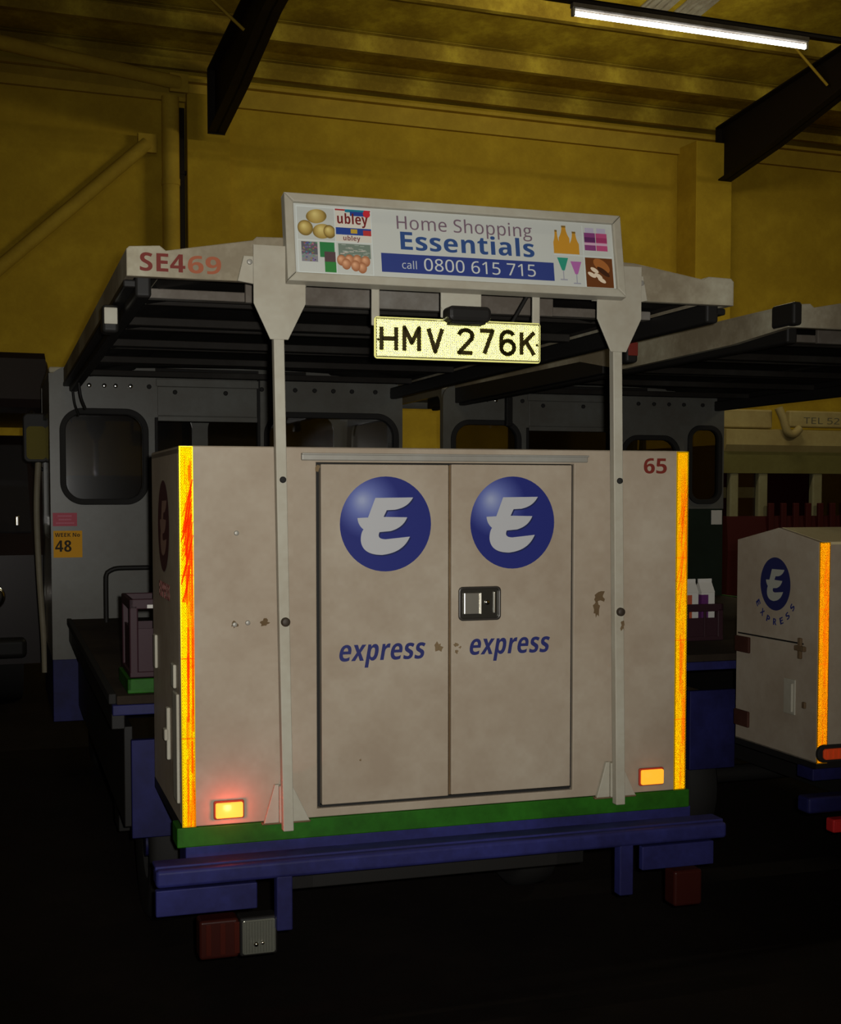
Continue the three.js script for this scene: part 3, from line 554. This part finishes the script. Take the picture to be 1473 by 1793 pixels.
  for (const [ch, u0, u1] of [['H', 0.03, 0.137], ['M', 0.163, 0.272], ['V', 0.304, 0.408], ['2', 0.486, 0.589], ['7', 0.614, 0.712], ['6', 0.743, 0.845], ['K', 0.868, 0.968]])
    part('plate_character', strokes(glyphs[ch], X0 + u0 * PW, Y0 + 0.019, (u1 - u0) * PW, 0.079, 0.0118, 0.0528, 0.004), mat.plateInk, plate);
  for (const u of [0.022, 0.976]) part('plate_screw', disc(X0 + u * PW, Y0 + 0.055, 0.053, 0.004, 0.005, 10), mat.plateInk, plate);
  part('plate_lamp_bracket', [B(-0.045, 0.083, 2.12, 2.2, 0.044, 0.054), ext([[-0.045, 2.15], [0.083, 2.15], [0.06, 2.1], [-0.02, 2.1]], 0.05, 0.056)], mat.frameWhite, f);
  part('plate_lamp', [ext(roundRect(-0.044, 0.090, 2.103, 2.148, 0.016), 0.056, 0.125, 0.012), B(-0.03, 0.075, 2.097, 2.105, 0.06, 0.11)], mat.black, f, 'black lamp over the number plate');
  part('plate_stay', [rod([0.18, 2.1, 0.03], [0.24, 2.2, 0.03], 0.006, 6)], mat.black, f);
  // small marker lamps on the panel, their glow added for the returned flash
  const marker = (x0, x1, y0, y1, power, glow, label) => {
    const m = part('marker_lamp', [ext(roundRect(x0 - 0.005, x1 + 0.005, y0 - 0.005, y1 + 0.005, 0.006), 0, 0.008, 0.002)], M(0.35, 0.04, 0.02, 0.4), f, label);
    part('lamp_lens', ext(roundRect(x0, x1, y0, y1, 0.005), 0.006, 0.02, 0.004), new THREE.MeshStandardMaterial({ color: new THREE.Color().setRGB(0.9, 0.2, 0.03), emissive: new THREE.Color().setRGB(...glow), emissiveIntensity: 1, roughness: 0.25 }), m, 'lens with a glow added for the returned flash');
    const p = new THREE.PointLight(new THREE.Color().setRGB(1, 0.09, 0.06), power, 0, 2); p.position.set((x0 + x1) / 2, (y0 + y1) / 2, 0.06); p.castShadow = true; p.shadow.radius = 0.5; f.add(p);  // added red light, makes the flare halo round the lens
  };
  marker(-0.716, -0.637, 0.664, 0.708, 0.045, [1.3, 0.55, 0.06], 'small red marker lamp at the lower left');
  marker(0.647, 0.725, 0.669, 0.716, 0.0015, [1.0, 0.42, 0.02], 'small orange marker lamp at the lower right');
  // screws, stray bolts and rust
  for (const [x, y] of [[-0.648, 1.487], [-0.655, 1.223], [-0.617, 1.227]]) part('panel_bolt', disc(x, y, 0, 0.0075, 0.006, 14), mat.alu, f);
  const stain = (x, y, r, seed, sy = 1, z = 0.0008, p = f) => { const q = rng(seed), pts = Array.from({ length: 14 }, (_, i) => { const a = i / 14 * 2 * Math.PI, k = r * (0.45 + q() * 0.75); return [x + k * Math.cos(a), y + sy * k * Math.sin(a)]; }); part('rust_stain', ext(pts, 0, z), mat.stain, p); };
  stain(-0.566, 1.226, 0.016, 1, 0.7); stain(-0.655, 1.223, 0.011, 2); stain(-0.035, 1.135, 0.017, 3, 1.1, 0.0002, dl); stain(0.022, 1.142, 0.008, 4, 1, 0.0018, dr); stain(0.024, 1.12, 0.006, 5, 1.2, 0.0018, dr); stain(0.036, 1.133, 0.005, 6, 1, 0.0018, dr);
  stain(0.502, 1.275, 0.024, 7, 0.8); stain(0.492, 1.235, 0.014, 8, 2.2); stain(0.562, 1.255, 0.018, 9, 1.4); stain(-0.28, 0.805, 0.004, 12, 1, 0.0002, dl); stain(-0.408, 1.678, 0.009, 13, 1.6); stain(0.553, 1.19, 0.008, 14, 2.6, 0.0608);
  // left flank of the locker
  const se = part('side_emblem', roundel(0.142, 0), mLogoWorn, f, 'worn emblem on the flank', true); se.rotation.y = -Math.PI / 2; se.position.set(-0.812, 1.5, -0.37);
  const sl = part('side_lettering', text('EXPRESS', -0.13, 0.13, -0.025, 0.025, 0), mat.redWorn, f); sl.rotation.y = -Math.PI / 2; sl.position.set(-0.8105, 1.3, -0.37); sl.material = M(0.16, 0.06, 0.05, 0.6);
  part('side_door_handle', [B(-0.822, -0.81, 0.79, 0.95, -0.28, -0.25), B(-0.83, -0.818, 0.85, 0.885, -0.285, -0.245)], mat.frameWhite, f);
  part('side_corner_trim', [B(-0.818, -0.808, 0.70, 1.02, -0.14, -0.05), B(-0.82, -0.81, 1.03, 1.1, -0.16, -0.1)], mat.frameWhite, f);
  part('side_hinge', [B(-0.82, -0.81, 1.03, 1.14, -0.62, -0.57)], mat.frameWhite, f);
  // sill, chassis end and bumper
  part('rear_sill', B(-0.826, 0.826, 0.583, 0.641, -0.1, 0.004), mat.green, f, 'green rear sill');
  part('chassis_end', B(-0.80, 0.84, 0.50, 0.582, -0.14, -0.012), mat.blue, f);
  part('rear_bumper', [B(-0.9, 0.895, 0.505, 0.556, 0.05, 0.125, 0.012), B(-0.9, 0.895, 0.55, 0.562, 0.03, 0.1, 0.004), B(-0.45, -0.35, 0.5, 0.55, -0.1, 0.06), B(0.35, 0.45, 0.5, 0.55, -0.1, 0.06)], mat.blue, f);
  for (const [x0, x1] of [[-0.9, -0.615], [0.60, 0.853]]) part('lamp_carrier', B(x0, x1, 0.423, 0.498, 0.09, 0.115), mat.blue, f);
  for (const x of [-0.5375, 0.543]) part('bumper_leg', B(x - 0.023, x + 0.023, 0.352, 0.51, 0.08, 0.122), mat.blue, f);
  const tl = part('tail_lamp', B(-0.778, -0.665, 0.282, 0.395, 0.03, 0.1, 0.01), M(0.03, 0.006, 0.004, 0.35), f, 'dull red tail lamp');
  part('lamp_rib', [0, 1, 2].map((k) => B(-0.76 + k * 0.04, -0.745 + k * 0.04, 0.295, 0.385, 0.098, 0.103, 0.001)), M(0.045, 0.008, 0.005, 0.3), tl);
  part('tail_lamp', B(0.722, 0.822, 0.29, 0.405, 0.03, 0.1, 0.01), M(0.03, 0.006, 0.004, 0.35), f, 'dull red tail lamp');
  const rl = part('reversing_lamp', B(-0.662, -0.552, 0.277, 0.39, 0.03, 0.09, 0.008), mat.black, f, 'clear ribbed reversing lamp');
  part('lamp_lens', [ext(roundRect(-0.655, -0.559, 0.284, 0.383, 0.008), 0.088, 0.094, 0.002), ...Array.from({ length: 11 }, (_, k) => rod([-0.648 + k * 0.0082, 0.288, 0.094], [-0.648 + k * 0.0082, 0.379, 0.094], 0.0036, 8))], M(0.2, 0.2, 0.16, 0.16, 0.5), rl);
  part('lens_glint', [new THREE.SphereGeometry(0.008, 12, 8).translate(-0.617, 0.315, 0.101), new THREE.SphereGeometry(0.006, 12, 8).translate(-0.598, 0.317, 0.1)], mat.chrome, rl);  // chrome beads set on the lens face as its glints
  // stickers and hand rail at the cab's back
  part('week_sticker', sheet(-1.018, -0.867, 1.255, 1.40, -3.5985), new THREE.MeshPhysicalMaterial({ specularIntensity: 0.3, map: stickerMap, roughness: 0.6 }), f, 'yellow sticker reading WEEK No 48', true);
  part('warning_sticker', sheet(-1.02, -0.893, 1.425, 1.497, -3.5985), new THREE.MeshPhysicalMaterial({ specularIntensity: 0.3, map: warningMap, roughness: 0.4 }), f, 'red warning sticker', true);
  part('clear_pouch', B(-1.022, -0.86, 1.15, 1.55, -3.6, -3.599, 0), mat.cabWhite, f);
  part('load_rail', tube([[-0.763, 0.9, -3.35], [-0.763, 1.12, -3.35], [-0.758, 1.18, -3.35], [-0.71, 1.205, -3.35], [-0.6, 1.207, -3.35], [-0.2, 1.207, -3.35], [-0.13, 1.2, -3.35], [-0.12, 1.1, -3.35], [-0.12, 0.9, -3.35]], 0.013, 10, 60, 0.3), mat.black, f);
}

// the next float to the right -----------------------------------------------------------------
const second = thing('milk_float', 'milk float with a small peaked locker, cut off by the picture right edge', 'milk float', toWorld([2.375, 0, -0.41]), FLOAT_TURN);
{
  const f = second, W = 0.785, D = -0.565;
  chassis(f, { sideGreen: true });
  cab(f, { lowerTop: 1.5, lowerMat: mat.darkGreen, twoPanes: true, openSides: true });
  canopy(f, { deepSide: true });
  part('canopy_strut', B(-0.66, -0.62, 2.02, 2.2, -3.5, -3.46), mat.black, f);
  const prof = [[0, 0.592], [0, 1.421], [-0.27, 1.468], [D, 1.413], [D, 0.592]];
  part('locker_side', extX(prof, -W, -W + 0.025, 0.003), mat.boxWhite, f);
  part('locker_side', extX(prof, W - 0.025, W, 0.003), mat.boxWhite, f);
  part('locker_top', [extX([[0, 1.412], [0, 1.422], [-0.27, 1.469], [-0.27, 1.455]], -W + 0.02, W - 0.02), extX([[-0.27, 1.455], [-0.27, 1.469], [D, 1.414], [D, 1.4]], -W + 0.02, W - 0.02)], mat.cream, f);
  part('rear_panel', B(-W + 0.02, W - 0.02, 0.63, 1.415, -0.03, 0, 0.003), mat.boxWhite, f);
  part('locker_base', B(-W, W, 0.57, 0.6, D, 0, 0), mat.black, f);
  part('locker_front', B(-W + 0.02, W - 0.02, 0.6, 1.41, D, D + 0.02, 0), mat.boxWhite, f);
  part('reflective_tape', [sheet(-W, -W + 0.046, 0.594, 1.421, 0.0012), prisms(-W, -W + 0.046, 0.594, 1.421, 0.0044)], mTapeRed, f, 'orange reflective tape', true);
  part('reflective_tape', [sheet(W - 0.046, W, 0.594, 1.421, 0.0012), prisms(W - 0.046, W, 0.594, 1.421, 0.0044)], mTapeRed, f, 'orange reflective tape', true);
  const em = part('side_emblem', roundel(0.104, 0), mLogoPlain, f, 'dark blue emblem with a white letter', true); em.rotation.y = -Math.PI / 2; em.position.set(-W - 0.0015, 1.248, -0.284);
  // letters set in an arc under the emblem
  const word = 'EXPRESS', gs = [];
  for (let i = 0; i < 7; i++) { const a = (-148 + i * 19.3) * Math.PI / 180, c = text(word[i], -0.011, 0.011, -0.013, 0.013, 0); gs.push(c.rotateZ(a + Math.PI / 2).translate(0.14 * Math.cos(a), 0.14 * Math.sin(a), 0)); }
  const sl = part('side_lettering', gs, mat.navy, f, 'dark blue lettering EXPRESS in an arc'); sl.rotation.y = -Math.PI / 2; sl.position.set(-W - 0.0005, 1.24, -0.284);
  const xs = -W;
  part('door_joint', [extX([[-0.55, 1.028], [-0.09, 1.03], [-0.09, 1.036], [-0.55, 1.034]], xs - 0.002, xs)], mat.black, f);
  part('door_bolt', [B(xs - 0.012, xs, 0.975, 1.055, -0.115, -0.095), B(xs - 0.014, xs, 1.005, 1.025, -0.135, -0.07)], mat.rust, f);
  for (const y of [0.955, 0.652]) part('side_hinge', B(xs - 0.012, xs, y, y + 0.065, -0.56, -0.455), M(0.06, 0.022, 0.014, 0.7, 0, rough), f, 'rusty hinge');
  part('side_handle', [B(xs - 0.006, xs, 0.755, 0.89, -0.21, -0.135, 0.002), B(xs - 0.014, xs, 0.765, 0.875, -0.155, -0.145, 0.002)], mat.frameWhite, f);
  part('side_lock', [B(xs - 0.01, xs, 0.79, 0.815, -0.085, -0.065)], mat.rust, f);
  part('rear_sill', B(-0.8, 0.8, 0.53, 0.575, -0.1, 0.004), mat.blueDark, f);
  part('rear_bumper', [B(-0.9, 0.895, 0.44, 0.5, 0.05, 0.125, 0.012), B(-0.45, -0.35, 0.45, 0.55, -0.1, 0.06)], mat.blueDark, f);
  const lp = part('side_marker_lamp', [ext(roundRect(-0.79, -0.62, 0.60, 0.665, 0.03), 0.002, 0.02, 0.004)], mat.rubber, f, 'red marker lamp in a black surround');
  part('lamp_lens', [ext(roundRect(-0.77, -0.635, 0.612, 0.653, 0.012), 0.018, 0.03, 0.003), ...Array.from({ length: 5 }, (_, k) => B(-0.755 + k * 0.024, -0.745 + k * 0.024, 0.616, 0.648, 0.028, 0.033, 0.001))], M(0.9, 0.09, 0.02, 0.35), lp);
  part('tail_lamp', [B(-0.775, -0.665, 0.355, 0.405, 0.05, 0.1, 0.008), B(-0.77, -0.67, 0.36, 0.4, 0.1, 0.106, 0.002)], M(0.5, 0.02, 0.02, 0.4), f, 'dull red tail lamp');
  part('dark_corner_block', B(-0.96, -0.92, 2.203, 2.287, -0.07, 0.075, 0.012), mat.black, f, 'black block standing for the dark gap at the roof corner');  // black block put where the roof corner is an open, dark gap
  for (const s of [-1, 1]) part('roof_post', B(s * 0.54 - 0.0155, s * 0.54 + 0.0155, 0.6, 2.22, 0.02, 0.05), mat.frameWhite, f);
  part('cab_notice', B(0.865, 0.945, 1.395, 1.49, -3.604, -3.598, 0), mat.card, f, 'white notice');
}

// lorry facing the camera, behind the second float ----------------------------------------------
{
  const t = thing('lorry', 'dark red lorry with a cream roof board, far right behind the floats', 'lorry', [7.7, 0, -8.25]);
  part('header_board', [B(-1.25, -0.62, 2.3, 2.5, -0.06, 0.03, 0.02), B(-0.4, 1.2, 2.32, 2.5, -0.06, 0.03, 0.02)], mat.lorryCream, t, 'cream roof board');
  part('header_lettering', text('TEL 5283004', -0.22, 0.72, 2.36, 2.43, 0.03, { font: SANS }), M(0.1, 0.09, 0.06, 0.7), t);
  part('header_ledge', [extX([[-0.06, 2.05], [0.06, 2.05], [0.1, 2.12], [0.1, 2.28], [-0.06, 2.3]], -1.25, 1.2)], mat.lorryCream, t);
  part('roof_loop', tube([[-0.6, 2.52, 0.1], [-0.55, 2.4, 0.12], [-0.5, 2.26, 0.13], [-0.42, 2.24, 0.13], [-0.34, 2.3, 0.12]], 0.045, 10), mat.lorryCream, t);
  part('windscreen_header', extX([[-0.1, 1.82], [0.03, 1.82], [0.06, 2.05], [-0.1, 2.05]], -1.25, 1.2), M(0.16, 0.15, 0.05, 0.6, 0, grime), t);
  for (const [x0, x1] of [[-1.14, -1.03], [-0.78, -0.66], [-0.08, 0.05], [1.05, 1.18]]) part('windscreen_pillar', B(x0, x1, 1.2, 1.83, -0.06, 0.02, 0.02), M(0.22, 0.21, 0.12, 0.5, 0, grime), t);
  for (const [x0, x1] of [[-1.03, -0.78], [0.05, 1.05]]) part('windscreen', B(x0, x1, 1.2, 1.82, -0.04, -0.032, 0), mat.glass, t);
  part('front_panel', [extX([[-0.1, 0.5], [0.06, 0.5], [0.08, 1.0], [0.05, 1.36], [-0.1, 1.36]], -1.2, 1.2)], mat.crateRed, t);
  for (let k = 0; k < 9; k++) part('grille_bar', B(-0.7 + k * 0.16, -0.63 + k * 0.16, 0.75, 1.5, 0.06, 0.1, 0.01), mat.crateRed, t);
  part('cab_shell', [B(-1.25, -1.2, 0.5, 2.06, -1.6, -0.06), B(1.2, 1.25, 0.5, 2.06, -1.6, -0.06), B(-1.25, 1.25, 2.06, 2.12, -2.0, 0), B(-1.25, 1.25, 0.5, 2.06, -1.65, -1.6)], mat.crateRed, t);
  part('bulkhead_glow', B(-0.35, 0.4, 1.55, 1.68, -1.59, -1.57), mat.lorryCream, t);  // pale block painted as a glow on the cab bulkhead
  part('front_bumper', B(-1.2, 1.2, 0.38, 0.52, 0.02, 0.16, 0.03), mat.black, t);
  for (const x of [-0.95, 0.95]) { part('headlamp', disc(x, 0.75, 0.07, 0.1, 0.04), mat.chrome, t); part('wheel', rod([x - 0.12, 0.38, -0.9], [x + 0.12, 0.38, -0.9], 0.38, 24), mat.rubber, t); }
}
// dark vehicle at the far left --------------------------------------------------------------------
{
  const t = thing('van', 'dark van with a rounded roof pod, at the left edge beyond the nearest float', 'van', [-1.75, 0, -6.6]);
  const dark = M(0.018, 0.012, 0.011, 0.35);
  part('roof_pod', [extX([[0.1, 2.24], [0.13, 2.3], [0.1, 2.6], [0.02, 2.65], [-2.2, 2.68], [-2.2, 2.2], [0.04, 2.2]], -1.1, 1.14), B(-1.1, 1.165, 2.22, 2.62, -2.15, 0.09, 0.07)], dark, t, 'dark rounded roof pod');
  for (const x of [-0.8, 0.75]) for (const z of [-0.4, -1.8]) part('pod_strut', rod([x, 2.0, z], [x, 2.24, z], 0.03), dark, t);
  part('van_body', [extX([[0.25, 0.35], [0.25, 1.15], [0.12, 1.3], [-0.35, 1.98], [-0.6, 2.06], [-2.6, 2.06], [-2.6, 0.35]], -1.0, 1.17, 0.05)], dark, t);
  part('windscreen', extX([[0.118, 1.31], [0.125, 1.32], [-0.33, 1.975], [-0.34, 1.96]], -0.85, 1.02), M(0.03, 0.028, 0.03, 0.08, 0.2), t);
  part('wiper', [rod([0.1, 1.36, 0.13], [0.6, 1.5, 0.05], 0.008, 6)], mat.black, t);
  part('front_bumper', B(-0.98, 0.96, 0.4, 0.55, 0.22, 0.36, 0.04), mat.black, t);
  part('chrome_trim', [B(0.6, 0.63, 1.16, 1.24, 0.2, 0.27), B(0.9, 0.93, 1.36, 1.44, 0.12, 0.2, 0.01)], mat.chrome, t);
  for (const x of [-0.72, 0.72]) { part('headlamp', disc(x, 0.85, 0.25, 0.1, 0.05), mat.chrome, t); for (const z of [-0.4, -2.0]) part('wheel', rod([x * 1.2 - 0.1, 0.32, z], [x * 1.2 + 0.1, 0.32, z], 0.32, 24), mat.rubber, t); }
}

// ---------------------------------------------------------------- load on the decks
function crate(label, pos, m, opt = {}) {
  const t = thing('milk_crate', label, 'crate', toWorld(pos), FLOAT_TURN + (opt.turn ?? 0), opt.group);
  const w = opt.w ?? 0.185, d = opt.d ?? 0.165, h = opt.h ?? 0.27, k = 0.008;
  part('crate_base', B(-w, w, 0, 0.02, -d, d), m, t);
  part('crate_rim', [B(-w, w, h - 0.035, h, d - 0.016, d), B(-w, w, h - 0.035, h, -d, -d + 0.016), B(-w, -w + 0.016, h - 0.035, h, -d, d), B(w - 0.016, w, h - 0.035, h, -d, d)], m, t);
  for (const sx of [-1, 1]) for (const sz of [-1, 1]) part('corner_post', B(sx * w, sx * (w - 0.03), 0.01, h - 0.02, sz * d, sz * (d - 0.03), 0.006), m, t);
  for (const s of [-1, 1]) { part('side_wall', B(-w + 0.02, w - 0.02, 0.02, h * 0.62, s * (d - k), s * (d - 2 * k), 0), m, t); part('side_wall', B(s * (w - k), s * (w - 2 * k), 0.02, h * 0.62, -d + 0.02, d - 0.02, 0), m, t); }
  for (let i = -1; i <= 1; i++) part('side_rib', B(i * 0.09 - 0.006, i * 0.09 + 0.006, 0.015, h - 0.02, d - 0.01, d - 0.001, 0.002), m, t);
  return t;
}
{
  // behind the left end of the near locker
  const tray = thing('plastic_tray', 'bright green plastic tray under the dark crate by the white locker', 'tray', toWorld([-0.69, DECK_Y, -0.94]), FLOAT_TURN);
  part('tray_base', B(-0.2, 0.2, 0, 0.015, -0.17, 0.17), mat.green, tray); part('tray_wall', [B(-0.2, 0.2, 0.01, 0.05, 0.155, 0.17), B(-0.2, 0.2, 0.01, 0.05, -0.17, -0.155), B(-0.2, -0.185, 0.01, 0.05, -0.17, 0.17), B(0.185, 0.2, 0.01, 0.05, -0.17, 0.17)], mat.green, tray);
  const c = crate('dark maroon milk crate with a green round badge, standing on the green tray', [-0.7, DECK_Y + 0.051, -0.94], mat.crate, { h: 0.27, w: 0.18, d: 0.15 });
  part('round_badge', disc(-0.05, 0.2, 0.152, 0.03, 0.002), M(0.06, 0.16, 0.08, 0.6), c, 'faded green round badge');
  part('paper_label', B(-0.12, -0.055, 0.238, 0.25, 0.15, 0.152, 0), mat.card, c);
  part('fastening_wire', tube([[-0.085, 0.235, 0.153], [-0.083, 0.12, 0.156], [-0.07, 0.03, 0.155]], 0.003, 6, 12), mat.card, c);
  const sp = [[-0.2, -1.9], [0.2, -1.9], [0.62, -1.9]];
  sp.forEach(([x, z], i) => crate(['left-hand empty dark crate on the deck of the nearest float, behind the locker', 'middle empty dark crate on the deck of the nearest float, behind the locker', 'right-hand empty dark crate on the deck of the nearest float, behind the locker'][i], [x, DECK_Y + 0.001, z], mat.crate));
  // between the two floats, on the second deck
  const S = (x, y, z) => [x + 2.375, y, z - 0.41];
  crate('dark crate of cartons on the deck in the gap between the two floats', S(-0.66, DECK_Y + 0.001, -1.35), mat.crate, { h: 0.17 });
  crate('dark crate at the edge of the second deck, further forward in the gap', S(-0.66, DECK_Y + 0.001, -1.95), mat.crate);
  crate('dark red crate stacked on top in the gap between the floats', S(-0.66, DECK_Y + 0.273, -1.95), mat.crateRed);
  const carton = (label, p, band) => {
    const t = thing('milk_carton', label, 'carton', toWorld(p), FLOAT_TURN);
    part('carton_body', B(-0.035, 0.035, 0, 0.2, -0.035, 0.035, 0.003), mat.card, t);
    part('carton_gable', [extX([[-0.035, 0.2], [0.035, 0.2], [0.004, 0.245], [-0.004, 0.245]], -0.035, 0.035), B(-0.035, 0.035, 0.24, 0.262, -0.004, 0.004, 0)], mat.card, t);
    part('carton_print', [B(-0.0355, 0.0, 0.02, 0.19, 0.03, 0.0358, 0), B(-0.0358, -0.03, 0.02, 0.19, -0.03, 0.0355, 0)], band, t);
  };
  const purple = M(0.09, 0.02, 0.10, 0.6), orange = M(0.35, 0.07, 0.03, 0.6);
  carton('white carton with a purple panel, right-hand one in the crate between the floats', S(-0.545, DECK_Y + 0.023, -1.24), purple);
  carton('white carton with a red panel, left-hand one in the crate between the floats', S(-0.63, DECK_Y + 0.023, -1.24), orange);
  const box = thing('bread_tray', 'pale shallow tray lying on top of the crate stack between the floats', 'tray', toWorld(S(-0.66, DECK_Y + 0.545, -1.95)), FLOAT_TURN);
  part('tray_base', B(-0.18, 0.18, 0, 0.012, -0.16, 0.16), mat.card, box); part('tray_wall', [B(-0.18, 0.18, 0.01, 0.05, 0.148, 0.16), B(-0.18, 0.18, 0.01, 0.05, -0.16, -0.148), B(-0.18, -0.168, 0.01, 0.05, -0.16, 0.16), B(0.168, 0.18, 0.01, 0.05, -0.16, 0.16)], mat.card, box);
}

scene.traverse((o) => { if (o.isMesh) { o.castShadow = true; o.receiveShadow = true; } if (o.isLight && !o.isRectAreaLight) o.castShadow = true; });
renderer.render(scene, camera);
